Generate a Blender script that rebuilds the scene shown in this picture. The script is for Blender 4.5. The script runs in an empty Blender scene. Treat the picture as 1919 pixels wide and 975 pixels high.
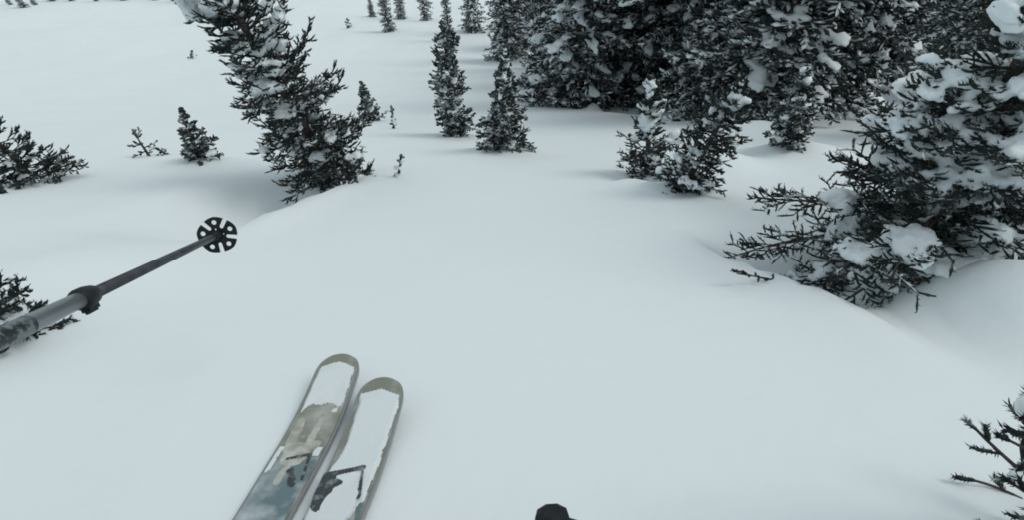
import bpy, bmesh, math, random
import numpy as np
from mathutils import Vector, Matrix, Quaternion

SC = bpy.context.scene
COL = SC.collection
R = math.radians

# ------------------------------------------------------------------ camera
FPX, PITCH = 970.0, R(50)
cam_d = bpy.data.cameras.new('camera')
cam_d.sensor_width = 36.0
cam_d.lens = 36.0 * FPX / 1919.0
cam_d.clip_start = 0.02
cam_d.clip_end = 3000
cam = bpy.data.objects.new('camera', cam_d)
COL.objects.link(cam)
cam.rotation_euler = (math.pi / 2 - PITCH, 0, 0)
SC.camera = cam

# ------------------------------------------------------------------ overcast light
SUN_EL, SUN_AZ = R(54), R(78)          # over the forest on the right, veiled by cloud
w = bpy.data.worlds.new('World')
SC.world = w
w.use_nodes = True
nt = w.node_tree
bg = nt.nodes['Background']
sky = nt.nodes.new('ShaderNodeTexSky')
sky.sky_type = 'NISHITA'
sky.sun_disc = False
sky.sun_elevation = SUN_EL
sky.sun_rotation = SUN_AZ
sky.dust_density = 4.0
sky.ozone_density = 0.0
cl = nt.nodes.new('ShaderNodeMix')               # an even cloud deck veils most of the clear sky
cl.data_type = 'RGBA'
cl.inputs['Factor'].default_value = 0.78
cl.inputs[7].default_value = (5.9, 6.55, 6.75, 1)
nt.links.new(sky.outputs[0], cl.inputs[6])
nt.links.new(cl.outputs[2], bg.inputs['Color'])
bg.inputs['Strength'].default_value = 0.10
sd = bpy.data.lights.new('sun', 'SUN')
sd.energy = 0.8
sd.angle = R(26)
sd.color = (1.0, 0.97, 0.93)
sun = bpy.data.objects.new('sun', sd)
COL.objects.link(sun)
sdir = Vector((math.cos(SUN_EL) * math.sin(SUN_AZ), math.cos(SUN_EL) * math.cos(SUN_AZ), math.sin(SUN_EL)))
sun.rotation_euler = sdir.to_track_quat('Z', 'Y').to_euler()
SC.view_settings.view_transform = 'Standard'
SC.view_settings.look = 'None'
SC.view_settings.exposure = 0.04
SC.view_settings.gamma = 1.0
SC.cycles.filter_width = 1.8

# ------------------------------------------------------------------ materials
def newmat(name, col, rough=0.6, spec=0.3, metal=0.0):
    m = bpy.data.materials.new(name)
    m.use_nodes = True
    b = m.node_tree.nodes['Principled BSDF']
    b.inputs['Base Color'].default_value = (*col, 1)
    b.inputs['Roughness'].default_value = rough
    b.inputs['Specular IOR Level'].default_value = spec
    b.inputs['Metallic'].default_value = metal
    return m, m.node_tree, b

def mixed(m_nt, b, ca, cb, scale, lo=0.35, hi=0.65, detail=4, coord='Object'):
    """noise-mixed base colour"""
    t = m_nt.nodes.new('ShaderNodeTexCoord')
    n = m_nt.nodes.new('ShaderNodeTexNoise')
    n.inputs['Scale'].default_value = scale
    n.inputs['Detail'].default_value = detail
    r = m_nt.nodes.new('ShaderNodeValToRGB')
    r.color_ramp.elements[0].position = lo
    r.color_ramp.elements[1].position = hi
    r.color_ramp.elements[0].color = (*ca, 1)
    r.color_ramp.elements[1].color = (*cb, 1)
    m_nt.links.new(t.outputs[coord], n.inputs['Vector'])
    m_nt.links.new(n.outputs['Fac'], r.inputs['Fac'])
    m_nt.links.new(r.outputs['Color'], b.inputs['Base Color'])
    return n, r

def bump(m_nt, b, scale, strength, dist, detail=5):
    t = m_nt.nodes.new('ShaderNodeTexCoord')
    n = m_nt.nodes.new('ShaderNodeTexNoise')
    n.inputs['Scale'].default_value = scale
    n.inputs['Detail'].default_value = detail
    u = m_nt.nodes.new('ShaderNodeBump')
    u.inputs['Strength'].default_value = strength
    u.inputs['Distance'].default_value = dist
    m_nt.links.new(t.outputs['Object'], n.inputs['Vector'])
    m_nt.links.new(n.outputs['Fac'], u.inputs['Height'])
    m_nt.links.new(u.outputs['Normal'], b.inputs['Normal'])

SNOW = (0.765, 0.84, 0.86)
M_ground, nt_, b_ = newmat('snow_ground', SNOW, 0.75, 0.15)
mixed(nt_, b_, (0.755, 0.835, 0.855), (0.775, 0.845, 0.865), 0.7)
bump(nt_, b_, 9.0, 0.25, 0.02)
M_snow, nt_, b_ = newmat('snow_clump', SNOW, 0.8, 0.1)
bump(nt_, b_, 40.0, 0.5, 0.01)
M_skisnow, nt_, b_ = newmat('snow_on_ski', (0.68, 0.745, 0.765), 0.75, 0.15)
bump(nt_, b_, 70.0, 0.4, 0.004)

def foliage_mat(name, ca, cb, dust_lo, dust_hi, nscale):
    m, t, b = newmat(name, ca, 0.75, 0.2)
    n, r = mixed(t, b, ca, cb, 6.0)
    g = t.nodes.new('ShaderNodeNewGeometry')
    s = t.nodes.new('ShaderNodeSeparateXYZ')
    t.links.new(g.outputs['True Normal'], s.inputs[0])
    # back faces report a flipped normal; snow only lies on faces that look up
    tc = t.nodes.new('ShaderNodeTexCoord')
    n2 = t.nodes.new('ShaderNodeTexNoise')
    n2.inputs['Scale'].default_value = nscale
    n2.inputs['Detail'].default_value = 3
    t.links.new(tc.outputs['Object'], n2.inputs['Vector'])
    mul = t.nodes.new('ShaderNodeMath'); mul.operation = 'MULTIPLY'
    mr = t.nodes.new('ShaderNodeMapRange')
    mr.inputs['From Min'].default_value = 0.25; mr.inputs['From Max'].default_value = 0.75
    t.links.new(s.outputs['Z'], mr.inputs['Value'])
    mr2 = t.nodes.new('ShaderNodeMapRange')
    mr2.inputs['From Min'].default_value = dust_lo; mr2.inputs['From Max'].default_value = dust_hi
    t.links.new(n2.outputs['Fac'], mr2.inputs['Value'])
    t.links.new(mr.outputs[0], mul.inputs[0]); t.links.new(mr2.outputs[0], mul.inputs[1])
    mx = t.nodes.new('ShaderNodeMix'); mx.data_type = 'RGBA'
    t.links.new(mul.outputs[0], mx.inputs['Factor'])
    t.links.new(r.outputs['Color'], mx.inputs[6])
    mx.inputs[7].default_value = (*SNOW, 1)
    t.links.new(mx.outputs[2], b.inputs['Base Color'])
    return m

M_fir = foliage_mat('fir_needles', (0.022, 0.031, 0.033), (0.046, 0.058, 0.055), 0.47, 0.61, 11.0)
M_fir_near = foliage_mat('fir_needles_near', (0.018, 0.026, 0.028), (0.042, 0.054, 0.048), 0.55, 0.68, 16.0)
M_fir_far = foliage_mat('fir_needles_forest', (0.017, 0.024, 0.027), (0.036, 0.046, 0.046), 0.44, 0.60, 4.5)
M_bark, nt_, b_ = newmat('bark', (0.06, 0.05, 0.045), 0.9, 0.1)
mixed(nt_, b_, (0.045, 0.038, 0.034), (0.11, 0.10, 0.09), 14.0)
bump(nt_, b_, 30.0, 0.8, 0.02)

# ------------------------------------------------------------------ object helpers
def link(o, parent=None):
    COL.objects.link(o)
    if parent is not None:
        o.parent = parent
    return o

def tag(o, label=None, cat=None, group=None, kind=None):
    if label: o['label'] = label
    if cat: o['category'] = cat
    if group: o['group'] = group
    if kind: o['kind'] = kind
    return o

def empty(name, loc=(0, 0, 0)):
    o = bpy.data.objects.new(name, None)
    o.empty_display_size = 0.2
    o.location = loc
    return link(o)

def mesh_np(name, V, Q, smooth=False):
    """V (n,3), Q (m,4) quads or (m,3) tris"""
    me = bpy.data.meshes.new(name)
    Q = np.asarray(Q, dtype=np.int32)
    k = Q.shape[1]
    me.vertices.add(len(V)); me.vertices.foreach_set('co', np.asarray(V, np.float32).ravel())
    me.loops.add(Q.size); me.loops.foreach_set('vertex_index', Q.ravel())
    me.polygons.add(len(Q))
    me.polygons.foreach_set('loop_start', np.arange(0, Q.size, k, dtype=np.int32))
    me.polygons.foreach_set('loop_total', np.full(len(Q), k, np.int32))
    me.update(calc_edges=True)
    me.validate()
    if smooth:
        me.polygons.foreach_set('use_smooth', np.ones(len(me.polygons), bool))
    return me

def obj(name, me, mat, parent=None):
    o = bpy.data.objects.new(name, me)
    if mat is not None:
        me.materials.append(mat)
    return link(o, parent)

def bm_obj(name, bm, mat, parent=None, smooth=True):
    me = bpy.data.meshes.new(name)
    bmesh.ops.recalc_face_normals(bm, faces=bm.faces[:])
    bm.to_mesh(me); bm.free()
    if smooth:
        for p in me.polygons: p.use_smooth = True
    return obj(name, me, mat, parent)

def baked(o):
    """replace an object's mesh by its modified mesh"""
    dg = bpy.context.evaluated_depsgraph_get()
    dg.update()
    me = bpy.data.meshes.new_from_object(o.evaluated_get(dg))
    old = o.data
    o.modifiers.clear()
    o.data = me
    return o

# ------------------------------------------------------------------ terrain
YS = np.concatenate([np.arange(-60, 0, .5), np.arange(0, 30, .02), np.arange(30, 800, .5)])
SL = np.radians(np.interp(YS, [-60, -20, 0, 1.5, 4, 10, 20, 40, 90, 200, 400], [12, 24, 29, 30, 31, 31, 25.5, 20.5, 15, 6, 0]))
ZZ = -np.concatenate([[0], np.cumsum(np.diff(YS) * np.tan(SL[:-1]))])
ZZ += -3.335 - np.interp(4.0, YS, ZZ)

def sstep(a, b, x):
    t = np.clip((x - a) / (b - a), 0, 1)
    return t * t * (3 - 2 * t)

def gauss(x, y, cx, cy, sx, sy, rot=0.0):
    c, s = math.cos(rot), math.sin(rot)
    u = (x - cx) * c + (y - cy) * s
    v = -(x - cx) * s + (y - cy) * c
    return np.exp(-(u / sx) ** 2 - (v / sy) ** 2)

def wob(x, y, f, seed):
    r = np.random.RandomState(seed)
    out = 0
    for i in range(7):
        a = r.rand() * 6.28; k = f * (0.6 + 0.9 * r.rand()); p = r.rand() * 6.28
        out = out + np.sin((x * math.cos(a) + y * math.sin(a)) * k + p)
    return out / 7.0

MX = (1.80, 1.20)
def ground_z(x, y):
    x = np.asarray(x, float); y = np.asarray(y, float)
    z = np.interp(y, YS, ZZ)
    d = np.hypot(x, y)
    far = sstep(6, 40, d)
    z = z + wob(x, y, .9, 3) * (0.035 + 0.25 * far) + wob(x, y, .25, 5) * (0.9 * far)
    z = z + wob(x, y, 3.2, 9) * 0.012
    # bank in front of the big right fir, its tree well and the pillow on its far side
    u, v = ((x - 1.15) * .307 - (y - 1.40) * .952), ((x - 1.15) * .952 + (y - 1.40) * .307)
    v = v + .10 * u * u - .05 * np.sin(u * 4.5)
    win = sstep(-.9, -.1, u) * (1 - sstep(.12, .85, u))
    z = z - 0.27 * sstep(-.02, .30, v) * (1 - sstep(.30, .70, v)) * win
    z = z + 0.035 * np.exp(-((v + .03) / .12) ** 2) * win
    z = z + 0.31 * gauss(x, y, MX[0], MX[1], .34, .20, R(-20))
    # ridge below the big leaning fir and the hollow on its left
    u, v = ((x + 1.59) * .23 + (y - 1.99) * .973), (-(x + 1.59) * .973 + (y - 1.99) * .23)
    win = sstep(-.25, .35, u) * (1 - sstep(.9, 1.6, u))
    z = z - 0.60 * sstep(.0, .34, v) * (1 - sstep(.42, 1.25, v)) * win
    z = z + 0.06 * np.exp(-((v + .03) / .14) ** 2) * win
    z = z - 0.30 * gauss(x, y, -1.80, 2.57, .15, .14)
    # pillows below the forest on the right
    z = z + .75 * gauss(x, y, 9.4, 12.4, .95, .7)
    z = z + 0.55 * gauss(x, y, 8.2, 11.6, 1.2, .8)
    z = z + 0.60 * gauss(x, y, 6.2, 11.8, 1.5, .8)
    z = z - 0.45 * gauss(x, y, 4.6, 12.4, 1.0, .7)
    z = z + 0.35 * gauss(x, y, 2.42, 13.2, .22, .25)
    z = z - 0.30 * gauss(x, y, 3.4, 13.2, .9, .5)
    z = z + 0.20 * gauss(x, y, 2.0, 3.9, .35, .3) + 0.25 * gauss(x, y, 3.0, 4.4, .7, .5)
    z = z - 0.10 * gauss(x, y, 1.15, 3.45, .22, .25) + 0.10 * gauss(x, y, 1.30, 3.05, .22, .12)
    z = z + 0.09 * gauss(x, y, .98, 3.18, .20, .12)
    z = z + 0.40 * gauss(x, y, 5.2, 9.9, .75, .45) + 0.34 * gauss(x, y, 6.7, 10.2, .55, .4) + 0.50 * gauss(x, y, 8.0, 10.9, .7, .5)
    z = z + 0.30 * gauss(x, y, 3.7, 6.6, .7, .35)
    # small ridges by the two slender firs and the little ones on the left
    z = z + 0.10 * gauss(x, y, -.05, 5.1, .5, .22, R(15)) - 0.06 * gauss(x, y, -.9, 6.4, .5, .2)
    z = z + 0.12 * gauss(x, y, -3.1, 4.1, .8, .25)
    # bank by the left edge
    z = z + 0.10 * gauss(x, y, -2.0, 1.5, .5, .35)
    return z

FW = np.array([0, math.cos(PITCH), -math.sin(PITCH)])
UP = np.array([0, math.sin(PITCH), math.cos(PITCH)])
RT = np.array([1.0, 0, 0])

def ray(px, py):
    return FW + RT * (px - 959.5) / FPX + UP * (487.5 - py) / FPX

TT = np.geomspace(.25, 700, 5000)
def hit(px, py):
    p = ray(px, py)[None] * TT[:, None]
    i = int(np.argmax(p[:, 2] < ground_z(p[:, 0], p[:, 1])))
    q = p[i]
    return Vector((q[0], q[1], float(ground_z(q[0], q[1]))))

def cpt(px, py, depth):
    q = ray(px, py) * depth
    return Vector(q)

def build_ground():
    nx, ny = 330, 420
    u = np.linspace(-1, 1, nx); xs = np.sinh(u * 6.2) / math.sinh(6.2) * 500
    v = np.linspace(-.62, 1, ny); ysg = .9 + np.sinh(v * 6.0) / math.sinh(6.0) * 700
    X, Y = np.meshgrid(xs, ysg)
    V = np.stack([X, Y, ground_z(X, Y)], -1).reshape(-1, 3)
    idx = np.arange(nx * ny).reshape(ny, nx)
    Q = np.stack([idx[:-1, :-1], idx[:-1, 1:], idx[1:, 1:], idx[1:, :-1]], -1).reshape(-1, 4)
    o = obj('ground', mesh_np('ground', V, Q, True), M_ground)
    tag(o, 'smooth untracked powder snow slope dropping away between the firs', None, None, 'structure')
build_ground()

# ------------------------------------------------------------------ fir trees
def tubes(P, Rd, S, twist=None):
    """P (N,K,3) polylines, Rd (N,K) radii -> verts, quads"""
    N, K, _ = P.shape
    T = np.gradient(P, axis=1)
    T /= np.linalg.norm(T, axis=2, keepdims=True) + 1e-9
    ref = np.zeros_like(T); ref[..., 2] = 1.0
    par = np.abs(T[..., 2]) > .93
    ref[par] = (1, 0, 0)
    A = np.cross(T, ref); A /= np.linalg.norm(A, axis=2, keepdims=True) + 1e-9
    B = np.cross(A, T)
    ang = np.arange(S) * 2 * math.pi / S
    ang = ang[None, None, :] + (np.zeros((N, K, 1)) if twist is None else twist)
    V = P[:, :, None, :] + Rd[:, :, None, None] * (np.cos(ang)[..., None] * A[:, :, None, :] + np.sin(ang)[..., None] * B[:, :, None, :])
    V = V.reshape(-1, 3)
    idx = np.arange(N * K * S).reshape(N, K, S)
    a = idx[:, :-1, :]; b = idx[:, 1:, :]
    Q = np.stack([a, np.roll(a, -1, 2), np.roll(b, -1, 2), b], -1).reshape(-1, 4)
    return V, Q

def norm(a):
    return a / (np.linalg.norm(a, axis=-1, keepdims=True) + 1e-9)

class Geo:
    def __init__(s): s.v = []; s.q = []; s.n = 0
    def add(s, V, Q):
        s.v.append(V); s.q.append(Q + s.n); s.n += len(V)
    def mesh(s, name, smooth=False):
        return mesh_np(name, np.concatenate(s.v), np.concatenate(s.q), smooth)

_bm = bmesh.new(); bmesh.ops.create_icosphere(_bm, subdivisions=2, radius=1.0)
ICO_V = np.array([v.co[:] for v in _bm.verts]); ICO_F = np.array([[v.index for v in f.verts] for f in _bm.faces]); _bm.free()

_ctex = bpy.data.textures.new('clump_noise', 'CLOUDS')
_ctex.noise_scale = 0.06
_ctex.noise_depth = 3
_ctex2 = bpy.data.textures.new('crumb_noise', 'CLOUDS')
_ctex2.noise_scale = 0.022
_ctex2.noise_depth = 2

def snow_mesh(name, blobs, voxel, rng, disp=0.03):
    """blobs: list of (centre, along-dir, a, b, c) merged into lumpy snow"""
    g = Geo()
    for c, d, a, b, h in blobs:
        d = norm(np.array(d, float)); s = norm(np.cross(d, [0, 0, 1.0])); n = np.cross(s, d)
        wv = ICO_V.copy()
        wv[:, 2] = np.where(wv[:, 2] < 0, wv[:, 2] * .5, wv[:, 2])
        V = np.asarray(c) + wv[:, :1] * d * a + wv[:, 1:2] * s * b + wv[:, 2:] * n * h
        g.add(V, ICO_F)
    me = g.mesh(name)
    o = bpy.data.objects.new(name, me)
    COL.objects.link(o)
    m = o.modifiers.new('r', 'REMESH'); m.mode = 'VOXEL'; m.voxel_size = voxel; m.use_smooth_shade = True
    m = o.modifiers.new('d', 'DISPLACE'); m.texture = _ctex; m.strength = disp * 2; m.mid_level = .5; m.texture_coords = 'LOCAL'
    m = o.modifiers.new('s', 'SMOOTH'); m.factor = .5; m.iterations = 1
    m = o.modifiers.new('d2', 'DISPLACE'); m.texture = _ctex2; m.strength = disp * .9; m.mid_level = .5; m.texture_coords = 'LOCAL'
    dg = bpy.context.evaluated_depsgraph_get(); dg.update()
    out = bpy.data.meshes.new_from_object(o.evaluated_get(dg))
    bpy.data.objects.remove(o)
    bpy.data.meshes.remove(me)
    out.name = name
    out.materials.clear(); out.materials.append(M_snow)
    return out

def fir_meshes(seed, H, Rb, nb, prof=.8, droop=.35, pitch0=R(-5), tw_sp=.05, tw_l=.16, tw_r=.016, K=6, S=4,
               sub=True, snow=.5, sz=.09, voxel=.02, mat=None, bare=0.0, lump=0.0, side=None, curve=0.0, upt=.25,
               trunk_r=None, explicit=(), needles=0, nl=.016, nw=.0016, m=7, top_snow=1.0, pads=1):
    rng = np.random.RandomState(seed)
    crown = Geo(); trunk = Geo(); blobs = []
    tw_l = min(tw_l, .55 * Rb)
    tr = trunk_r or H * .014 + .012
    hh = np.linspace(-.06, 1, 14)
    def axis(t):
        t = np.asarray(t, float)
        return np.stack([curve * H * (t * t - t) , np.sin(t * 5 + seed) * .01 * H, t * H], -1)
    TP = axis(hh)[None]
    V, Q = tubes(TP, (tr * (1.04 - hh) ** .8)[None], 8)
    trunk.add(V, Q)
    for i in range(nb):
        t = bare + (1 - bare) * ((i + rng.rand()) / nb) ** 1.12
        t = min(t, .985)
        az = i * 2.39996 + rng.randn() * .35
        L = (Rb * ((1 - t) ** prof) + .012 * H) * rng.choice([rng.uniform(.35, .75), rng.uniform(.75, 1.22)], p=[.35, .65])
        if lump: L *= 1 + lump * math.sin(t * 21 + seed) * .6 + lump * .5 * math.sin(t * 9 + az)
        if side is not None: L *= 1 + side[1] * math.cos(az - side[0])
        L *= float(np.clip((1 - t) / .22, .1, 1)) ** .75
        L = max(L, .012 * H)
        el = pitch0 + (t ** 1.3) * R(48) + rng.randn() * R(7)
        nb_p = 9
        s = np.linspace(0, 1, nb_p)
        rad = L * (s - .06 * s ** 3)
        z = L * (math.sin(el) * s - droop * (1 - t * .7) * s ** 1.8 + upt * s ** 3.5 * rng.uniform(.4, 1.2))
        yaw = az + rng.randn() * .15 * s * s
        P = axis(t) + np.stack([np.cos(yaw) * rad * math.cos(el), np.sin(yaw) * rad * math.cos(el), z], -1)
        br = max(L * .016, tw_r * .5)
        V, Q = tubes(P[None], (br * (1 - s * .75) + .002)[None], 4)
        trunk.add(V, Q)
        # side twigs
        n = max(4, int(L / tw_sp))
        sj = np.sort(np.clip(.12 + .88 * (np.arange(n) + rng.rand(n)) / n, 0, 1))
        idx = sj * (nb_p - 1); i0 = np.clip(idx.astype(int), 0, nb_p - 2); f = (idx - i0)[:, None]
        O = P[i0] * (1 - f) + P[i0 + 1] * f
        Tn = norm(P[i0 + 1] - P[i0])
        sd_ = norm(np.cross(Tn, np.array([0, 0, 1.0])))
        sg = np.where(np.arange(n) % 2 == 0, 1.0, -1.0)[:, None]
        a = rng.uniform(.6, 1.1, (n, 1))
        a[-1] = .05
        up_ = np.array([0, 0, 1.0])
        D = norm(Tn * np.cos(a) + sd_ * sg * np.sin(a) + up_ * rng.uniform(-.25, .4, (n, 1)))
        ll = tw_l * (1 - .45 * sj) * rng.uniform(.6, 1.25, n) * min(1.0, .22 + 1.2 * L / max(Rb, .01))
        org = [O]; dr = [D]; ln = [ll]
        if sub:
            for q in range(m):
                ss = .25 + .7 * q / (m - 1)
                o2 = O + D * (ll * ss)[:, None]
                s2 = norm(np.cross(D, up_))
                sg2 = 1.0 if q % 2 == 0 else -1.0
                d2 = norm(D * .75 + s2 * sg2 * rng.uniform(.4, .9, (n, 1)) + up_ * rng.uniform(-.35, .45, (n, 1)))
                org.append(o2); dr.append(d2); ln.append(ll * rng.uniform(.3, .65, n))
        O = np.concatenate(org); D = np.concatenate(dr); ll = np.concatenate(ln)
        N = len(O)
        k = np.linspace(0, 1, K)
        bend = rng.uniform(-.25, .35, (N, 1, 1)) * (k ** 2)[None, :, None] * np.array([0, 0, 1.0])
        TPs = O[:, None, :] + (D[:, None, :] * k[None, :, None] + bend) * ll[:, None, None]
        zig = np.where(np.arange(K) % 2 == 0, 1.15, .78)
        env = np.minimum(1, (1.12 - k) * 2.2); env[0] = .5
        rr = tw_r * rng.uniform(.7, 1.25, (N, 1)) * (zig * env)[None] + .001
        V, Q = tubes(TPs, rr, S, rng.rand(N, K, 1) * 1.5)
        crown.add(V, Q)
        if needles:
            kk = np.clip((np.arange(needles)[None] + rng.rand(N, needles)) / needles, 0, .999) * (K - 1)
            k0 = kk.astype(int); kf = (kk - k0)[..., None]; ii = np.arange(N)[:, None]
            Pn = TPs[ii, k0] * (1 - kf) + TPs[ii, k0 + 1] * kf
            rdm = rng.randn(N, needles, 3); rdm = norm(rdm - D[:, None, :] * (rdm * D[:, None, :]).sum(-1, keepdims=True))
            rdm[..., 2] = np.abs(rdm[..., 2]) * .8 + rdm[..., 2] * .2
            nd = norm(D[:, None, :] * rng.uniform(.5, 1.0, (N, needles, 1)) + rdm * .8)
            sv = norm(np.cross(nd, rng.randn(N, needles, 3)))
            l_ = nl * rng.uniform(.6, 1.2, (N, needles, 1))
            mid = Pn + nd * l_ * .45
            Vn = np.stack([Pn, mid + sv * nw, Pn + nd * l_, mid - sv * nw], 2).reshape(-1, 3)
            crown.add(Vn, np.arange(len(Vn)).reshape(-1, 4))
        for _pad in range(pads):
            if rng.rand() > snow * (1 if t < .45 else top_snow): continue
            c = rng.uniform(.35, .85)
            j = min(int(c * (nb_p - 1)), nb_p - 2)
            span = sz * rng.uniform(.7, 1.9) * (.6 if t < .12 else 1)
            fat = sz * rng.uniform(.45, 1.0) * (.6 if t < .12 else 1) * min(1, .45 + .7 * L / max(Rb, .01))
            side_ = norm(np.cross(norm(P[j + 1] - P[j]), np.array([0, 0, 1.0])))
            for q in range(rng.randint(5, 11)):
                f_ = np.clip(c + rng.uniform(-.5, .5) * span / max(L, .05), .08, .98) * (nb_p - 1)
                jj = min(int(f_), nb_p - 2)
                pt = P[jj] + (P[jj + 1] - P[jj]) * (f_ - jj)
                size = fat * rng.uniform(.32, .8)
                off = rng.uniform(-1, 1) * fat * .9
                ctr = pt + side_ * off + np.array([0, 0, size * .25 - abs(off) * .25])
                blobs.append((ctr, P[jj + 1] - P[jj] + rng.randn(3) * .01, size * rng.uniform(.8, 1.5), size * rng.uniform(.7, 1.2), size * rng.uniform(.55, .9)))
    # needle-clad leader
    n = 26
    tt = np.linspace(.72, 1.0, n); a_ = np.arange(n) * 2.4
    O = axis(tt); D = norm(np.stack([np.cos(a_) * .5, np.sin(a_) * .5, np.full(n, .9)], -1))
    k = np.linspace(0, 1, K)
    ll = np.linspace(.05, .028, n) * H ** .5 * .9
    TPs = O[:, None, :] + D[:, None, :] * k[None, :, None] * ll[:, None, None]
    V, Q = tubes(TPs, tw_r * .8 * np.minimum(1, (1.12 - k) * 2.2)[None] * np.ones((n, 1)) + .001, S)
    crown.add(V, Q)
    for e in explicit: blobs.append(e)
    tm = trunk.mesh('trunk', True); tm.materials.append(M_bark)
    cm = crown.mesh('crown'); cm.materials.append(mat or M_fir)
    sm = snow_mesh('snow_load', blobs, voxel, rng, sz * .22) if blobs else None
    return tm, cm, sm

def tree_from(meshes, name, loc, label, cat, group=None):
    t = empty(name, loc)
    tag(t, label, cat, group)
    for nm, me in zip(('trunk', 'crown', 'snow_load'), meshes):
        if me is not None:
            o = link(bpy.data.objects.new(nm, me), t)
            if nm == 'snow_load': o['kind'] = 'stuff'       # countless dabs of snow
    return t

def fit(base_px, tip_px, ly=0.0, sink=0.03):
    """real foot on the snow, height and lean of a tree whose foot and tip are seen"""
    if len(base_px) == 3:
        B = np.array((base_px[0], base_px[1], float(ground_z(base_px[0], base_px[1])) - sink))
    else:
        B = np.array(hit(*base_px)); B[2] -= sink
    r = ray(*tip_px)
    A = np.array([[ly, -r[1]], [1.0, -r[2]]])
    H, t = np.linalg.solve(A, [-B[1], -B[2]])
    lx = (t * r[0] - B[0]) / H
    ax = Vector((lx, ly, 1.0))
    return Vector(B), ax.length * H, ax.normalized()

def hero(name, label, base_px, tip_px, width_px, seed, group=None, ly=0.0, spin=0.0, cat='tree', **kw):
    B, H, ax = fit(base_px, tip_px, ly)
    depth = float(np.dot(np.array(B), FW))
    Rb = width_px / 2 / FPX * depth
    sc = kw.pop('scale', 1.0)
    ms = fir_meshes(seed, H, Rb, **kw)
    t = tree_from(ms, name, B, label, cat, group)
    q = Vector((0, 0, 1)).rotation_difference(ax)
    t.rotation_mode = 'QUATERNION'
    t.rotation_quaternion = q @ Quaternion((0, 0, 1), spin)

    return t

# --- the big leaning fir on the left
hero('fir_tree', 'large leaning dark fir with heavy snow clumps left of centre', (625, 335), (285, -230), 190, 52, ly=.05,
     nb=140, prof=.5, droop=.30, pitch0=R(-8), tw_sp=.032, tw_l=.16, tw_r=.0062, K=4, S=3, needles=9, nl=.02, nw=.0022, m=5, snow=.62, sz=.11, voxel=.012,
     mat=M_fir_near, upt=.38, curve=-.05, trunk_r=.045)
# --- left edge
hero('fir_tree', 'low bent fir cut off by the left picture edge above the ski pole', (70, 340), (-95, 180), 120, 12, ly=.0,
     nb=46, prof=.55, tw_sp=.036, tw_l=.14, tw_r=.0065, K=4, S=3, needles=10, nl=.02, nw=.0022, m=5, snow=.35, sz=.06, voxel=.014, mat=M_fir_near, lump=.4)
hero('fir_tree', 'snow-smothered fir at the left edge just behind the ski pole', (15, 635), (-55, 545), 165, 13,
     nb=40, prof=.5, tw_sp=.03, tw_l=.11, tw_r=.0045, K=4, S=3, needles=12, nl=.015, nw=.0015, m=5, snow=.7, sz=.05, voxel=.009, mat=M_fir_near)
hero('fir_sapling', 'tiny bare cross-branched sapling poking from the snow at the left', (279, 292), (249, 243), 52, 14,
     nb=9, prof=.3, tw_sp=.05, tw_l=.06, tw_r=.012, K=6, sub=False, snow=.1, sz=.03, voxel=.015, droop=.1)
hero('fir_sapling', 'buried twig tip lying right beside the cross-branched sapling', (316, 289), (292, 277), 20, 15,
     nb=8, prof=.3, tw_sp=.04, tw_l=.06, tw_r=.014, K=6, sub=False, snow=.2, sz=.03, voxel=.015)
hero('fir_tree', 'small fir with wide right side between the sapling and the big leaning fir', (374, 294), (339, 203), 62, 16,
     nb=46, prof=.95, tw_sp=.035, tw_l=.13, tw_r=.009, K=6, snow=.25, sz=.06, voxel=.018, side=(0.0, .35))
hero('fir_sapling', 'tiny lone twig tuft high on the open slope left of the leaning fir', (362, 109), (358, 95), 18, 17,
     nb=8, prof=.4, tw_sp=.2, tw_l=.3, tw_r=.05, K=5, sub=False, snow=.2, sz=.15, voxel=.06)
hero('fir_sapling', 'small lone bush on the far slope right of the leaning top', (654, 52), (650, 34), 14, 18,
     nb=16, prof=.6, tw_sp=.25, tw_l=.45, tw_r=.07, K=5, sub=False, snow=.3, sz=.2, voxel=.08)
hero('fir_tree', 'small pointed fir alone on the open slope right of the leaning fir', (695, 226), (677, 152), 46, 19,
     nb=50, prof=1.0, tw_sp=.06, tw_l=.2, tw_r=.016, K=6, snow=.25, sz=.1, voxel=.03, side=(0.0, .25))
hero('fir_sapling', 'thin broken sapling just right of the small pointed fir', (738, 240), (733, 198), 12, 20,
     nb=16, prof=.2, tw_sp=.08, tw_l=.12, tw_r=.02, K=5, sub=False, snow=.4, sz=.07, voxel=.03)
hero('fir_sapling', 'thin snow-clad sapling standing alone right of the foot of the leaning fir', (745, 330), (752, 290), 16, 21,
     nb=10, prof=.1, tw_sp=.06, tw_l=.06, tw_r=.01, K=5, sub=False, snow=.8, sz=.032, voxel=.012)
hero('fir_sapling', 'dark twig tuft at the far left edge below the bent fir', (2, 362), (1, 349), 12, 22,
     nb=8, prof=.4, tw_sp=.04, tw_l=.07, tw_r=.016, K=5, sub=False, snow=0, sz=.05, voxel=.03)
# --- the two slender firs in the middle
hero('fir_tree', 'tall slender ragged fir left of the two middle firs', (854, 252), (829, 40), 58, 23,
     nb=150, prof=.45, tw_sp=.055, tw_l=.16, tw_r=.012, K=4, S=3, snow=.55, sz=.08, voxel=.022, lump=.45)
hero('fir_tree', 'conical fir with a thin top standing right of the tall slender fir', (940, 272), (948, 84), 96, 24,
     nb=150, prof=1.25, tw_sp=.045, tw_l=.14, tw_r=.011, K=4, S=3, snow=.6, sz=.075, voxel=.018)
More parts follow.
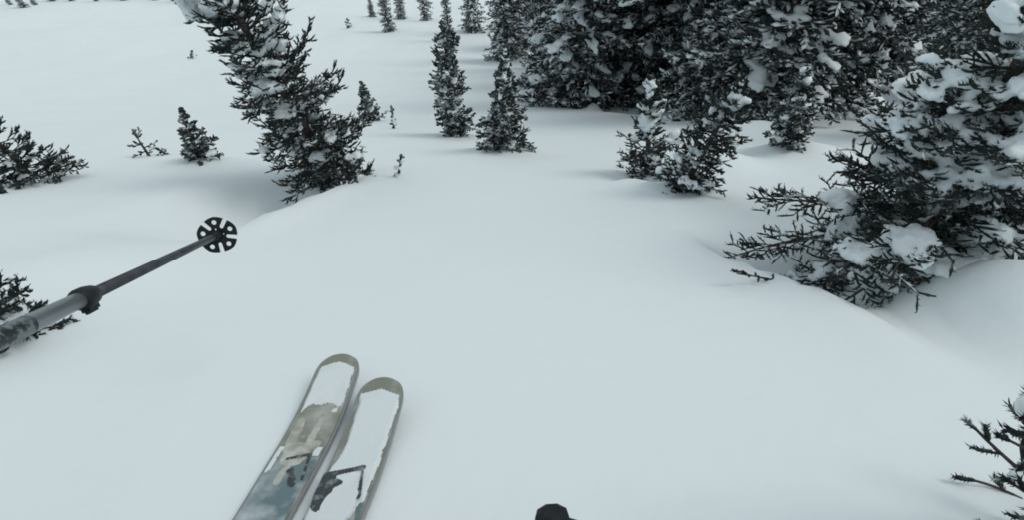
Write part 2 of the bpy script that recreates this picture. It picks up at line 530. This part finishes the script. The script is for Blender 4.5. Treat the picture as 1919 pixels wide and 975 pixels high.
# --- firs in front of the forest
hero('fir_tree', 'open fir with stacked snow blobs in its top before the forest', (1213, 326), (1220, 145), 88, 25,
     nb=52, prof=.55, droop=.34, tw_sp=.032, tw_l=.14, tw_r=.0062, K=4, S=3, needles=9, nl=.02, nw=.0024, m=5, snow=.6, sz=.085, voxel=.014, mat=M_fir_near, lump=.6)
hero('fir_tree', 'fir leaning right beside the fir with stacked snow blobs', (1284, 347), (1392, 152), 104, 26,
     nb=60, prof=.5, droop=.34, tw_sp=.032, tw_l=.14, tw_r=.0062, K=4, S=3, needles=9, nl=.02, nw=.0024, m=5, snow=.5, sz=.075, voxel=.014, mat=M_fir_near)
hero('fir_tree', 'small bushy fir with snow cap on the pillow below the forest', (1478, 270), (1512, 125), 74, 27,
     nb=80, prof=.6, tw_sp=.045, tw_l=.14, tw_r=.011, K=4, S=3, snow=.45, sz=.085, voxel=.02)
# --- the big fir close on the right and its neighbours
hero('fir_tree', 'big near fir on the right loaded with broad snow slabs', (1.95, 1.57, 0), (2060, -150), 560, 28, ly=.12,
     nb=160, prof=1.1, droop=.38, pitch0=R(-14), tw_sp=.028, tw_l=.17, tw_r=.0045, K=4, S=3, needles=10, nl=.018, nw=.0019, m=5,
     snow=.72, pads=2, sz=.11, top_snow=.9, voxel=.013, mat=M_fir_near, upt=.2, trunk_r=.06, curve=.05, side=(R(195), .30))
hero('fir_tree', 'dark near fir at the right edge behind the slab-loaded fir', (3.35, 2.3, 0), (2110, -420), 330, 29, ly=.12,
     nb=110, prof=.5, droop=.4, tw_sp=.034, tw_l=.17, tw_r=.0062, K=4, S=3, needles=8, nl=.02, nw=.0022, m=5, snow=.45, sz=.11, voxel=.016, mat=M_fir_near, trunk_r=.07)
hero('fir_tree', 'tall dark fir filling the top right corner behind the slab-loaded fir', (1880, 255), (1920, -420), 250, 31, ly=.0,
     nb=170, prof=.5, droop=.45, tw_sp=.09, tw_l=.3, tw_r=.024, K=4, S=3, m=4, snow=.12, sz=.14, voxel=.03, mat=M_fir)
hero('fir_tree', 'little snowy fir in the bottom right corner', (2030, 990), (2130, 705), 330, 30,
     nb=34, prof=.45, droop=.0, pitch0=R(16), tw_sp=.035, tw_l=.075, tw_r=.0042, K=4, S=4, needles=60, nl=.014, nw=.0013, sub=False, snow=.75, sz=.035, voxel=.006, mat=M_fir_near)

hero('fir_branch', 'thin snowy fir branch lying on the crest left of the slab-loaded fir', (1470, 522), (1374, 508), 20, 33, cat='branch',
     nb=14, prof=.4, trunk_r=.006, tw_l=.03, tw_r=.003, K=5, sub=False, snow=.15, sz=.012, voxel=.005, mat=M_fir_near)

# --- far firs along the top edge and the forest: a few kinds, copied
KINDS = []
for k, (H, Rb, prof, snow) in enumerate([(9, 1.25, .75, .55), (10, 1.15, .65, .6), (8, 1.3, .8, .7), (11, 1.2, .6, .5), (9, 1.0, .55, .6), (7, 1.1, .8, .45)]):
    KINDS.append((fir_meshes(100 + k, H, Rb, nb=210, prof=prof, droop=.38, pitch0=R(-12), tw_sp=.12, tw_l=.42, tw_r=.026, m=5,
                             K=4, S=3, sub=True, snow=min(1, snow + .3), pads=2, sz=.155, voxel=.045, mat=M_fir_far, lump=.25), H))
FRNG = random.Random(5)
def far_tree(px, py, height, label, group, width=1.0, kind=None, lean=0.0):
    B = hit(px, py)
    ms, H = KINDS[FRNG.randrange(6) if kind is None else kind]
    t = tree_from(ms, 'fir_tree', (B.x, B.y, B.z - .12), label, 'tree', group)
    s = height / H
    t.scale = (s * width, s * width, s)
    t.rotation_euler = (0, lean, FRNG.random() * 6.28)
    return t

far_tree(698, 31, 3.0, 'small dark far fir standing left of the far pair', None, 1.0, 5)
far_tree(730, 58, 6.5, 'far fir with its foot lowest in the far pair', None, .9, 4)
far_tree(752, 35, 8.0, 'far fir just behind right of the far pair', None, .8, 1)
far_tree(797, 38, 9.0, 'far dark fir left of the tall slender top', None, .8, 3)
far_tree(843, 76, 8.0, 'narrow far fir right behind the top of the tall slender fir', None, .5, 4)
far_tree(886, 58, 10.0, 'far fir closest to the left end of the forest', None, .9, 0)
for i, (px, py) in enumerate([(20, 8), (45, 13), (66, 9), (100, 2), (135, 1), (180, 1), (235, 0), (290, 0), (340, 2)]):
    far_tree(px, py, FRNG.uniform(3, 6), 'dark fir of the far row cut by the top left edge', 'far firs along the top left edge', 1.1)

far_tree(947, 110, 13, 'fir at the left end of the forest edge behind the conical top', None, .95, 1)
far_tree(1008, 127, 12, 'narrow fir second from the left end of the forest edge', None, .7, 3)
far_tree(1078, 197, 10.5, 'broad black fir reaching lowest at the left of the forest', None, 1.05, 2)
G = 'firs of the dense forest'
LB = 'dark snow-flecked fir within the dense forest at upper right'
FRONT = {1048: 'forest fir half hidden behind the broad black fir, on its left', 1128: 'forest-edge fir whose foot stands behind the small snow lump',
         1212: 'forest-edge fir directly behind the fir with stacked snow blobs', 1352: 'forest-edge fir right behind the top of the right-leaning fir',
         1492: 'forest-edge fir directly behind the small bushy snow-capped fir', 1640: 'forest fir rising behind the rounded snow pillow at the right'}
for (px, py) in [(1048, 160), (1128, 190), (1165, 193), (1212, 190), (1262, 197), (1305, 203), (1352, 200), (1402, 203), (1445, 200), (1492, 196),
                 (1535, 180), (1575, 140), (1625, 136), (1680, 138), (1740, 165), (1800, 180), (1860, 185), (1920, 190), (1985, 195)]:
    far_tree(px, py, FRNG.uniform(8.5, 12), FRONT.get(px, LB), G, FRNG.uniform(.75, 1.1))
for row, (py, n) in enumerate([(165, 16), (140, 16), (115, 16), (88, 14), (60, 12), (36, 12)]):
    x0 = [1090, 1060, 1000, 965, 940, 930][row]
    for i in range(n):
        px = x0 + (2000 - x0) * (i + FRNG.uniform(.1, .9)) / n
        if 1500 < px < 1730 and py > 135: continue          # the big pillow is open snow
        far_tree(px, py + FRNG.uniform(-8, 8), FRNG.uniform(9, 13), LB, G, FRNG.uniform(.8, 1.2))

# ------------------------------------------------------------------ skis
M_top, nt_, b_ = newmat('ski_topsheet', (0.17, 0.185, 0.15), 0.4, 0.4)
mixed(nt_, b_, (0.21, 0.225, 0.185), (0.40, 0.42, 0.39), 16.0, .45, .72, 10)
M_edge, nt_, b_ = newmat('ski_edge', (0.27, 0.285, 0.285), 0.4, 0.5, .2)
M_print, nt_, b_ = newmat('ski_print', (0.5, 0.52, 0.47), 0.5)
mixed(nt_, b_, (0.32, 0.34, 0.29), (0.52, 0.54, 0.50), 40.0)
M_blackpl, nt_, b_ = newmat('black_plastic', (0.010, 0.013, 0.015), 0.55, 0.2)
mixed(nt_, b_, (0.007, 0.010, 0.012), (0.018, 0.022, 0.024), 30.0)
M_metal, nt_, b_ = newmat('binding_metal', (0.30, 0.32, 0.34), 0.35, 0.5, .8)
M_boot, nt_, b_ = newmat('boot_shell', (0.11, 0.17, 0.19), 0.55, 0.4)
mixed(nt_, b_, (0.09, 0.15, 0.17), (0.42, 0.48, 0.51), 16.0, .5, .68)

def ski_w(s, L):
    """half width at distance s from the tip"""
    w0 = .062 - .008 * sstep(.25, .75, s) + .008 * sstep(1.0, L, s)
    tipr = .07
    if s < tipr: w0 *= max(0, 1 - (1 - s / tipr) ** 2.5) ** (1 / 2.5)
    tl = L - s
    if tl < .04: w0 *= math.sqrt(max(0, 1 - (1 - tl / .04) ** 2)) * .9 + .1
    return float(w0)

def ski_z(s):
    return float(.065 * np.clip(1 - s / .34, 0, 1) ** 2)

def make_ski(label, tip, mid, masks, prints, seed, extra=()):
    L = 1.62
    d = (tip - mid).normalized()
    e = .01
    n0 = Vector((0, -math.sin(R(0)), 1))
    gx = float(ground_z(mid.x + .1, mid.y) - ground_z(mid.x - .1, mid.y)) / .2
    side = Vector((1, 0, gx * .5)); side = (side - d * side.dot(d)).normalized()
    nrm = side.cross(d).normalized()
    root = empty('ski', tip)
    root.matrix_world = Matrix.Translation(tip) @ Matrix((( side.x, d.x, nrm.x, 0), (side.y, d.y, nrm.y, 0), (side.z, d.z, nrm.z, 0), (0, 0, 0, 1)))
    tag(root, label, 'ski', 'pair of skis')
    # body: local y = -s
    ss = np.concatenate([.10 * (1 - np.cos(np.linspace(0, math.pi / 2, 12))), np.linspace(.12, L - .05, 46), L - .04 * (1 - np.sin(np.linspace(0, math.pi / 2, 7)))[0:]])
    ss = np.unique(np.round(ss, 5))
    for nm, wk, z0, z1, mt in (('body', 1.0, 0.0, .012, M_edge), ('topsheet', .925, .012, .0155, M_top)):
        bm = bmesh.new(); rows = []
        for s in ss:
            hw = max(ski_w(s, L) * wk, .0006) if nm == 'body' else max(ski_w(s, L) - .0055, .0004)
            zz = ski_z(s)
            rows.append([bm.verts.new((x, -s, z + zz)) for x, z in ((-hw, z0), (-hw, z1), (0, z1 + (.001 if nm != 'body' else 0)), (hw, z1), (hw, z0))])
        for a, b in zip(rows, rows[1:]):
            for i in range(4):
                bm.faces.new((a[i], a[i + 1], b[i + 1], b[i]))
            bm.faces.new((a[4], a[0], b[0], b[4]))
        bm.faces.new(rows[0]); bm.faces.new(rows[-1][::-1])
        bm_obj(nm, bm, mt, root, smooth=False)
    def sheet(name, fn, mat, zoff, hmax, smooth=True):
        ny, nx = (280, 61) if smooth else (420, 66)
        sv = np.linspace(.008, .95, ny); uv = np.linspace(-1, 1, nx)
        U, S_ = np.meshgrid(uv, sv)
        HW = np.array([ski_w(s, L) - .004 for s in sv])[:, None]
        X = U * HW
        h = fn(X, S_, U)
        Z = np.array([ski_z(s) for s in sv])[:, None] + zoff + np.clip(h, 0, 1) * hmax * np.clip((1.03 - np.abs(U)) * 6, 0, 1)
        V = np.stack([X, -S_, Z], -1).reshape(-1, 3)
        idx = np.arange(nx * ny).reshape(ny, nx)
        Q = np.stack([idx[:-1, :-1], idx[1:, :-1], idx[1:, 1:], idx[:-1, 1:]], -1).reshape(-1, 4)
        ok = (h.reshape(-1)[Q] > 0).sum(1) >= 3
        Q = Q[ok]
        # drop unused verts
        us = np.unique(Q); mp = -np.ones(len(V), int); mp[us] = np.arange(len(us))
        return obj(name, mesh_np(name, V[us], mp[Q], smooth), mat, root)
    rs = wobn(seed)
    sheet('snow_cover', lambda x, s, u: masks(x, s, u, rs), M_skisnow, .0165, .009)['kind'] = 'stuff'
    sheet('ski_graphic', lambda x, s, u: prints(x, s, u, rs), M_print, .0164, .0004, False)
    for nm, fn, mt, zo in extra:
        sheet(nm, (lambda f: lambda x, s, u: f(x, s, u, rs))(fn), mt, zo, .0006, False)
    return root, side, d, nrm

def wobn(seed):
    def f(x, s, k=1.0):
        return (wob(x * 3, s * 1.0, 22 * k, seed) + .6 * wob(x * 1.5, s, 60 * k, seed + 1) + .4 * wob(x, s, 150 * k, seed + 2)) 
    return f

def seg(x, s, x0, s0, x1, s1, wd):
    dx, ds = x1 - x0, s1 - s0
    k = np.clip(((x - x0) * dx + (s - s0) * ds) / (dx * dx + ds * ds), 0, 1)
    return wd - np.hypot(x - x0 - k * dx, s - s0 - k * ds)

def mask_left(x, s, u, rs):
    n = rs(x, s)
    top = .16 + .03 * n - .0 * s
    h1 = np.minimum((s - .028 - .02 * sstep(.0, .06, np.abs(x))) * 30, (.19 - .03 * u - s + .06 * n) * 14)
    h1 = np.minimum(h1, (.86 - np.abs(u) + .10 * n) * 8)
    h2 = np.minimum((s - TL + .03) * 8, n * 1.0 - .42)          # frost patches on the tail panel
    return np.maximum(h1, np.minimum(h2, (.93 - np.abs(u)) * 8))

def mask_right(x, s, u, rs):
    n = rs(x, s)
    h1 = np.minimum((s - .035 - .02 * np.abs(u)) * 30, (.47 - .10 * np.clip(u, 0, 1) - s + .10 * n) * 10)
    edge = np.where(u < 0, .80 + .18 * sstep(.22, .3, s), .93)
    h1 = np.minimum(h1, (edge - np.abs(u) + .11 * n) * 8)
    return h1

def print_left(x, s, u, rs):
    n = rs(x, s)
    a = np.maximum(seg(x, s, -.034, .235, -.026, .33, .012), seg(x, s, .014, .215, .008, .31, .010))
    a = np.maximum(a, .030 - np.hypot(x + .004, (s - .345) * .62))
    a = np.maximum(a, seg(x, s, -.004, .35, -.010, .43, .014))
    a = np.maximum(a, seg(x, s, .006, .33, .030, .31, .010))
    dot = .0055 - np.hypot(x + .010, s - .285)
    return np.maximum(a + .007 * n, dot) * 100

def print_right(x, s, u, rs):
    n = rs(x, s)
    return (.022 - np.hypot(x - .03, (s - .42) * .3) + .008 * n) * 100

def lift(v, h): return Vector((v.x, v.y, v.z + h))
SL_T, SL_M = lift(hit(649, 710), .006), lift(hit(528, 923), .006)
SR_T, SR_M = lift(hit(727, 756), .006), lift(hit(642, 948), .006)
TL, TR = (SL_T - hit(552, 868)).length, (SR_T - hit(645, 905)).length

def mark_left(x, s, u, rs):                       # printed dark bracket, half worn
    n = rs(x, s)
    m = np.maximum(seg(x, s, -.016, TL + .012, .030, TL - .004, .0055), seg(x, s, .030, TL - .004, .042, TL + .075, .0042))
    m = np.maximum(m, seg(x, s, .006, TL + .05, .026, TL + .09, .012) + .009 * n)
    return (m + .002 * n) * 200
def mark_right(x, s, u, rs):
    n = rs(x, s)
    m = np.maximum(seg(x, s, -.050, TR + .012, .022, TR - .012, .0085), seg(x, s, -.055, TR + .05, -.02, TR + .035, .014))
    m = np.maximum(m, seg(x, s, .024, TR - .008, .040, TR + .07, .0045))
    m = np.maximum(m, np.minimum(seg(x, s, -.045, TR + .03, -.03, TR + .09, .022), .5))
    return (m + .002 * n) * 200
def teal_left(x, s, u, rs):
    return np.minimum((s - TL - .012 + .02 * rs(x, s)) * 60, (.965 - np.abs(u)) * 30)
def teal_right(x, s, u, rs):
    return np.minimum((s - TR - .05 + .02 * rs(x, s)) * 60, (.965 - np.abs(u)) * 30)
def snow_lump_right(x, s, u, rs):
    return (.036 - np.hypot(x - .004, (s - TR - .09) * .6) + .007 * rs(x, s)) * 40

M_teal, nt_, b_ = newmat('ski_topsheet_tail', (0.11, 0.17, 0.19), 0.45, 0.4)
mixed(nt_, b_, (0.13, 0.195, 0.21), (0.46, 0.52, 0.55), 13.0, .44, .66, 10)
M_mark, nt_, b_ = newmat('ski_dark_print', (0.03, 0.036, 0.04), 0.45, 0.4)
mixed(nt_, b_, (0.04, 0.05, 0.055), (0.3, 0.33, 0.34), 60.0, .5, .75)
ski_l = make_ski('left ski with a bare olive band and a pale print below its snowy tip', SL_T, SL_M, mask_left, print_left, 41,
                 (('tail_panel', teal_left, M_teal, .0160), ('bracket_print', mark_left, M_mark, .0170)))
ski_r = make_ski('right ski covered in snow nearly to its dark bracket print, dark rim showing', SR_T, SR_M, mask_right, print_right, 47,
                 (('tail_panel', teal_right, M_teal, .0160), ('bracket_print', mark_right, M_mark, .0255), ('snow_lump', snow_lump_right, M_skisnow, .026)))

def box_bm(bm, c, sz, bev=.002):
    r = bmesh.ops.create_cube(bm, size=1.0, matrix=Matrix.Translation(c) @ Matrix.Diagonal((*sz, 1)))
    es = list({e for v in r['verts'] for e in v.link_edges})
    bmesh.ops.bevel(bm, geom=es, offset=bev, segments=2, affect='EDGES')

def binding(root, s0, seed):
    b = bmesh.new(); box_bm(b, (0, -s0 - .03, .0215), (.062, .085, .010), .003)
    base = bm_obj('binding_plate', b, M_blackpl, root, False)
    b = bmesh.new(); box_bm(b, (0, -s0 + .012, .033), (.070, .016, .016), .004)
    bm_obj('front_bar', b, M_blackpl, base, False)
    for sx in (-1, 1):
        b = bmesh.new()
        box_bm(b, (sx * .036, -s0 - .022, .040), (.010, .060, .026), .004)
        bm_obj('toe_arm', b, M_blackpl, base, False)
    b = bmesh.new(); box_bm(b, (0, -s0 + .022, .040), (.018, .03, .006), .002)
    bm_obj('release_lever', b, M_metal, base, False)
    return base

S_TOE_L = (SL_T - hit(547, 874)).length
S_TOE_R = (SR_T - hit(640, 915)).length
print('TOE', S_TOE_L, S_TOE_R)
S_BOOT_L, S_BOOT_R = S_TOE_L + .46, S_TOE_R + .44
binding(ski_l[0], S_BOOT_L, 1)
binding(ski_r[0], S_BOOT_R, 2)

# ------------------------------------------------------------------ the skier (camera sits on the helmet)
M_cloth, nt_, b_ = newmat('ski_clothing', (0.05, 0.06, 0.07), 0.85, 0.1)
mixed(nt_, b_, (0.045, 0.055, 0.065), (0.07, 0.08, 0.09), 12.0)
M_glove, nt_, b_ = newmat('glove_leather', (0.016, 0.018, 0.022), 0.55, 0.35)
mixed(nt_, b_, (0.013, 0.015, 0.019), (0.03, 0.032, 0.036), 45.0)
bump(nt_, b_, 160.0, .3, .001)

def skin_obj(name, verts, edges, rad, mat, parent, root_i=0, sub=2):
    me = bpy.data.meshes.new(name)
    me.from_pydata([tuple(v) for v in verts], edges, [])
    o = obj(name, me, None, parent)
    o.modifiers.new('skin', 'SKIN').use_smooth_shade = True
    if not me.skin_vertices: me.skin_vertices.new()
    for i, sv in enumerate(me.skin_vertices[0].data):
        r = rad[i]
        sv.radius = r if isinstance(r, tuple) else (r, r)
        sv.use_root = (i == root_i)
    m = o.modifiers.new('sub', 'SUBSURF'); m.levels = sub; m.render_levels = sub
    baked(o)
    o.data.materials.clear(); o.data.materials.append(mat)
    for p in o.data.polygons: p.use_smooth = True
    return o

person = empty('person', (-.5, .2, float(ground_z(-.5, .2))))
tag(person, 'skier seen from the own helmet, black glove edge at the bottom of the picture', 'person')
P0 = person.location.copy()
def rel(p): return tuple(Vector(p) - P0)

def boot(ski, s0, seed):
    """shell, cuff and snow of a boot clamped in the binding; lengths along the ski"""
    Mx = Matrix.Translation(-P0) @ ski.matrix_world
    rows = [(-.004, .018, .034, .052), (.010, .036, .031, .066), (.035, .046, .030, .082), (.08, .0495, .030, .098), (.13, .047, .030, .125),
            (.18, .044, .030, .17), (.23, .043, .030, .18), (.28, .040, .030, .17), (.305, .024, .036, .12)]
    bm = bmesh.new(); rr = []
    for s, hw, z0, z1 in rows:
        ring = []
        for i in range(16):
            a = 2 * math.pi * i / 16
            ca, sa = math.cos(a), math.sin(a)
            x = hw * math.copysign(abs(ca) ** .7, ca)
            z = (z0 + z1) / 2 + (z1 - z0) / 2 * math.copysign(abs(sa) ** .8, sa)
            ring.append(bm.verts.new(Mx @ Vector((x, -(s0 + s), z))))
        rr.append(ring)
    for a, b in zip(rr, rr[1:]):
        for i in range(16): bm.faces.new((a[i], a[(i + 1) % 16], b[(i + 1) % 16], b[i]))
    bm.faces.new(rr[0]); bm.faces.new(rr[-1][::-1])
    sh = bm_obj('boot', bm, M_boot, person)
    m = sh.modifiers.new('s', 'SUBSURF'); m.levels = 1; m.render_levels = 1
    baked(sh)
    bm = bmesh.new(); rr = []
    for k, (s, z, r) in enumerate([(.225, .11, .056), (.215, .17, .058), (.20, .24, .060), (.185, .31, .064), (.18, .345, .066)]):
        rr.append([bm.verts.new(Mx @ Vector((r * .85 * math.cos(2 * math.pi * i / 16), -(s0 + s) + r * math.sin(2 * math.pi * i / 16), z))) for i in range(16)])
    for a, b in zip(rr, rr[1:]):
        for i in range(16): bm.faces.new((a[i], a[(i + 1) % 16], b[(i + 1) % 16], b[i]))
    bm_obj('cuff', bm, M_boot, sh)
    for s in (.07, .12):
        bm = bmesh.new()
        box_bm(bm, (0, -(s0 + s), .098 + (s - .07) * .55), (.075, .014, .008), .002)
        bmesh.ops.transform(bm, matrix=Mx, verts=bm.verts)
        bm_obj('buckle', bm, M_metal, sh, False)
    return sh

def boot_snow(ski, s0, sh, spots):
    Mx = Matrix.Translation(-P0) @ ski.matrix_world
    bl = [(np.array(Mx @ Vector((x, -(s0 + s), z))), np.array((0, 1.0, .01)), a, a * .9, a * .6) for x, s, z, a in spots]
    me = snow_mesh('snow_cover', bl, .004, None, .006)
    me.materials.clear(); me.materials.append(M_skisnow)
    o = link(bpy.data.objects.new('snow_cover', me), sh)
    o['kind'] = 'stuff'

rb = random.Random(3)
bt_l = boot(ski_l[0], S_BOOT_L, 1)
bt_r = boot(ski_r[0], S_BOOT_R, 2)
boot_snow(ski_l[0], S_BOOT_L, bt_l, [(rb.uniform(-.04, .035), rb.uniform(.03, .2), .085 + rb.uniform(0, .02), rb.uniform(.008, .02)) for _ in range(16)]
          + [(rb.uniform(-.055, -.035), rb.uniform(-.01, .15), .022, rb.uniform(.012, .02)) for _ in range(9)])
boot_snow(ski_r[0], S_BOOT_R, bt_r, [(rb.uniform(-.018, .022), rb.uniform(.015, .08), .085 + rb.uniform(-.01, .012), rb.uniform(.016, .03)) for _ in range(18)]
          + [(rb.uniform(.0, .05), rb.uniform(-.02, .1), .02, rb.uniform(.008, .014)) for _ in range(7)])

def ski_pt(ski, x, s, z): return Vector(ski.matrix_world @ Vector((x, -s, z)))

# ------------------------------------------------------------------ ski poles
M_shaft, nt_, b_ = newmat('pole_lower_shaft', (0.035, 0.042, 0.05), 0.45, 0.4, .1)
mixed(nt_, b_, (0.03, 0.037, 0.045), (0.06, 0.07, 0.08), 25.0)
M_upper, nt_, b_ = newmat('pole_upper_shaft', (0.2, 0.22, 0.24), 0.35, 0.5, .5)
mixed(nt_, b_, (0.16, 0.18, 0.20), (0.24, 0.27, 0.29), 12.0)
M_band, nt_, b_ = newmat('pole_band', (0.02, 0.03, 0.033), 0.5)
n_, r_ = mixed(nt_, b_, (0.012, 0.018, 0.02), (0.20, 0.24, 0.25), 70.0, .48, .56)

def lathe_bm(bm, prof, seg=20):
    """prof: list of (z, r) along local z"""
    rows = []
    for z, r in prof:
        rows.append([bm.verts.new((r * math.cos(2 * math.pi * i / seg), r * math.sin(2 * math.pi * i / seg), z)) for i in range(seg)])
    for a, b in zip(rows, rows[1:]):
        for i in range(seg):
            bm.faces.new((a[i], a[(i + 1) % seg], b[(i + 1) % seg], b[i]))
    bm.faces.new(rows[0][::-1]); bm.faces.new(rows[-1])

def basket_mesh():
    cu = bpy.data.curves.new('basket', 'CURVE'); cu.dimensions = '2D'; cu.fill_mode = 'BOTH'
    cu.extrude = .0022; cu.bevel_depth = .0008; cu.bevel_resolution = 1
    def spl(pts):
        s = cu.splines.new('POLY'); s.points.add(len(pts) - 1); s.use_cyclic_u = True
        for p, q in zip(s.points, pts): p.co = (q[0], q[1], 0, 1)
    Ro = .0455; out = []
    for k in range(5):
        c = 2 * math.pi * k / 5
        for i in range(13):
            a = c + R(-28) + R(56) * i / 12
            rr = Ro * (1 - .05 * abs(i - 6) / 6)
            out.append((rr * math.cos(a), rr * math.sin(a)))
        cn = c + R(36)                               # rounded notch
        for i in range(9):
            b = R(90) - R(180) * i / 8
            px_ = .0235 - .0052 * math.cos(b); py_ = -.0052 * math.sin(b)
            out.append((px_ * math.cos(cn) - py_ * math.sin(cn), px_ * math.sin(cn) + py_ * math.cos(cn)))
    spl(out)
    for k in range(5):
        c = 2 * math.pi * k / 5; cx, cy = .0325 * math.cos(c), .0325 * math.sin(c)
        spl([(cx + .0066 * math.cos(-2 * math.pi * i / 16), cy + .0066 * math.sin(-2 * math.pi * i / 16)) for i in range(16)])
    for (cx, cy, rr) in ((.004, .0145, .003), (.0135, -.004, .0025)):
        spl([(cx + rr * math.cos(-2 * math.pi * i / 10), cy + rr * math.sin(-2 * math.pi * i / 10)) for i in range(10)])
    o = bpy.data.objects.new('b', cu); COL.objects.link(o)
    dg = bpy.context.evaluated_depsgraph_get(); dg.update()
    me = bpy.data.meshes.new_from_object(o.evaluated_get(dg))
    bpy.data.objects.remove(o)
    return me

def make_pole(label, basket_c, d, Ltot, l_collar, spin=0.0, group='pair of ski poles'):
    """local origin at the basket, +z up the shaft to the grip"""
    root = empty('ski_pole', basket_c)
    root.rotation_mode = 'QUATERNION'
    root.rotation_quaternion = Vector(d).to_track_quat('Z', 'Y')
    tag(root, label, 'ski pole', group)
    b = bmesh.new(); lathe_bm(b, [(-.055, .001), (-.045, .003), (-.02, .006), (-.004, .008), (.0, .012), (.006, .0125), (.022, .0095), (.05, .0088)]); bm_obj('tip', b, M_blackpl, root)
    bk = basket_mesh(); bk.materials.clear()
    o = obj('basket', bk, M_blackpl, root); o.rotation_euler = (0, 0, spin)
    b = bmesh.new(); lathe_bm(b, [(.045, .0074), (.1, .0076), (l_collar, .0080)]); bm_obj('lower_shaft', b, M_shaft, root)
    b = bmesh.new(); lathe_bm(b, [(l_collar - .030, .0090), (l_collar - .026, .0125), (l_collar - .012, .0142), (l_collar + .002, .0142), (l_collar + .008, .0110)]); cl = bm_obj('lever_lock', b, M_blackpl, root)
    b = bmesh.new(); box_bm(b, (.0, -.0145, l_collar - .012), (.010, .012, .032), .003); bm_obj('clamp_lever', b, M_blackpl, cl, False)
    b = bmesh.new(); lathe_bm(b, [(l_collar + .006, .0100), (l_collar + .2, .0105), (Ltot - .2, .0112)]); bm_obj('upper_shaft', b, M_upper, root)
    b = bmesh.new(); lathe_bm(b, [(l_collar + .115, .0107), (l_collar + .30, .0113)]); bm_obj('band', b, M_band, root)
    b = bmesh.new(); lathe_bm(b, [(Ltot - .21, .0135), (Ltot - .2, .016), (Ltot - .15, .0145), (Ltot - .10, .016), (Ltot - .06, .0145), (Ltot - .03, .017), (Ltot - .012, .0205), (Ltot - .002, .0185), (Ltot + .002, .012)], 9)
    bm_obj('grip', b, M_blackpl, root, False)
    return root

BK = cpt(408, 440, 1.30); CLR = cpt(152, 562, .64)
pd = (CLR - BK).normalized()
pole_l = make_pole('ski pole pointing ahead on the left with a black star-cut basket', BK, pd, 1.16, (CLR - BK).length, R(14))
GR = cpt(1034, 962, .56)                      # top of the right grip, at the bottom edge
pd2 = Vector((-.10, .62, .78)).normalized()
pole_r = make_pole('ski pole held upright, only its black grip top showing at the bottom edge', GR - pd2 * 1.14, pd2, 1.14, .62)

# hands closed round the grips, arms, trunk and legs of the skier
def hand(top, axis, toward_wrist, thumb_sign, name, wrist):
    z = axis.normalized()
    q = toward_wrist - z * toward_wrist.dot(z); q.normalize()
    t = z.cross(q) * thumb_sign
    def at(ang, r, h):
        return rel(top + z * h + (q * math.cos(ang) + t * math.sin(ang)) * r)
    V = [rel(wrist), rel(top + z * -.075 + q * .062)]; E = [(0, 1)]; Rd = [.034, (.034, .024)]
    for i in range(4):
        h = -.040 - .0225 * i; fl = (0, .06, .02, -.14)[i]
        a = len(V)
        V += [at(R(38), .040, h), at(R(88), .032, h - .002), at(R(140 + 20 * fl), .0285, h - .003), at(R(195 + 60 * fl), .0285, h - .003), at(R(228 + 70 * fl), .027, h - .002)]
        Rd += [.0135, .0125, .0118, .011, .0095]
        E += [(1, a), (a, a + 1), (a + 1, a + 2), (a + 2, a + 3), (a + 3, a + 4)]
    a = len(V)
    V += [at(R(-35), .044, -.048), at(R(-75), .036, -.036), at(R(-120), .030, -.032), at(R(-155), .0285, -.034)]
    Rd += [.016, .0145, .0125, .010]
    E += [(1, a), (a, a + 1), (a + 1, a + 2), (a + 2, a + 3)]
    return skin_obj(name, V, E, Rd, M_glove, person, 1)

WR_R = GR - pd2 * .085 + Vector((.10, -.075, -.02))
hand(GR, pd2, Vector((.8, -.6, 0)), 1, 'glove', WR_R)
GL = BK + pd * 1.16
WR_L = GL - pd * .08 + Vector((-.09, -.10, -.03))
hand(GL, pd, Vector((-.7, -.7, 0)), -1, 'glove', WR_L)

al, ar = ski_pt(ski_l[0], 0, S_BOOT_L + .2, .24), ski_pt(ski_r[0], 0, S_BOOT_R + .2, .24)
pel = Vector((-.34, -.46, -.74)); che = Vector((-.12, -.38, -.42)); nek = Vector((-.02, -.24, -.2)); hed = Vector((0, -.19, -.03)); crn = Vector((0, -.20, .06))
kl = al + Vector((.0, .07, .24)); kr = ar + Vector((.02, .06, .24))
shl, shr = che + Vector((-.20, .02, .10)), che + Vector((.21, .02, .10))
ell, elr = Vector((-.50, -.25, -.42)), Vector((.30, -.22, -.66))
BV = [pel, (pel + che) / 2, che, nek, hed, crn, pel + Vector((-.10, .02, -.05)), kl, al + Vector((0, 0, .08)), pel + Vector((.11, .02, -.05)), kr, ar + Vector((0, 0, .08)),
      shl, ell, WR_L, shr, elr, WR_R]
BE = [(0, 1), (1, 2), (2, 3), (3, 4), (4, 5), (0, 6), (6, 7), (7, 8), (0, 9), (9, 10), (10, 11), (2, 12), (12, 13), (13, 14), (2, 15), (15, 16), (16, 17)]
BR = [(.17, .13), (.16, .12), (.17, .12), .065, (.085, .10), (.07, .085), .10, .075, .062, .10, .075, .062, .075, .058, .042, .075, .058, .042]
skin_obj('body', [rel(v) for v in BV], BE, BR, M_cloth, person, 0)
bm = bmesh.new()
bmesh.ops.create_uvsphere(bm, u_segments=24, v_segments=14, radius=1.0, matrix=Matrix.Translation(rel(hed + Vector((0, -.01, .04)))) @ Matrix.Diagonal((.125, .145, .135, 1)))
bmesh.ops.delete(bm, geom=[v for v in bm.verts if v.co.z < rel(hed)[2] - .03 or (v.co.y > rel(hed)[1] + .05 and v.co.z < rel(hed)[2] + .04)], context='VERTS')
hl = bm_obj('helmet', bm, M_blackpl, person)
hl.modifiers.new('t', 'SOLIDIFY').thickness = .012
baked(hl)
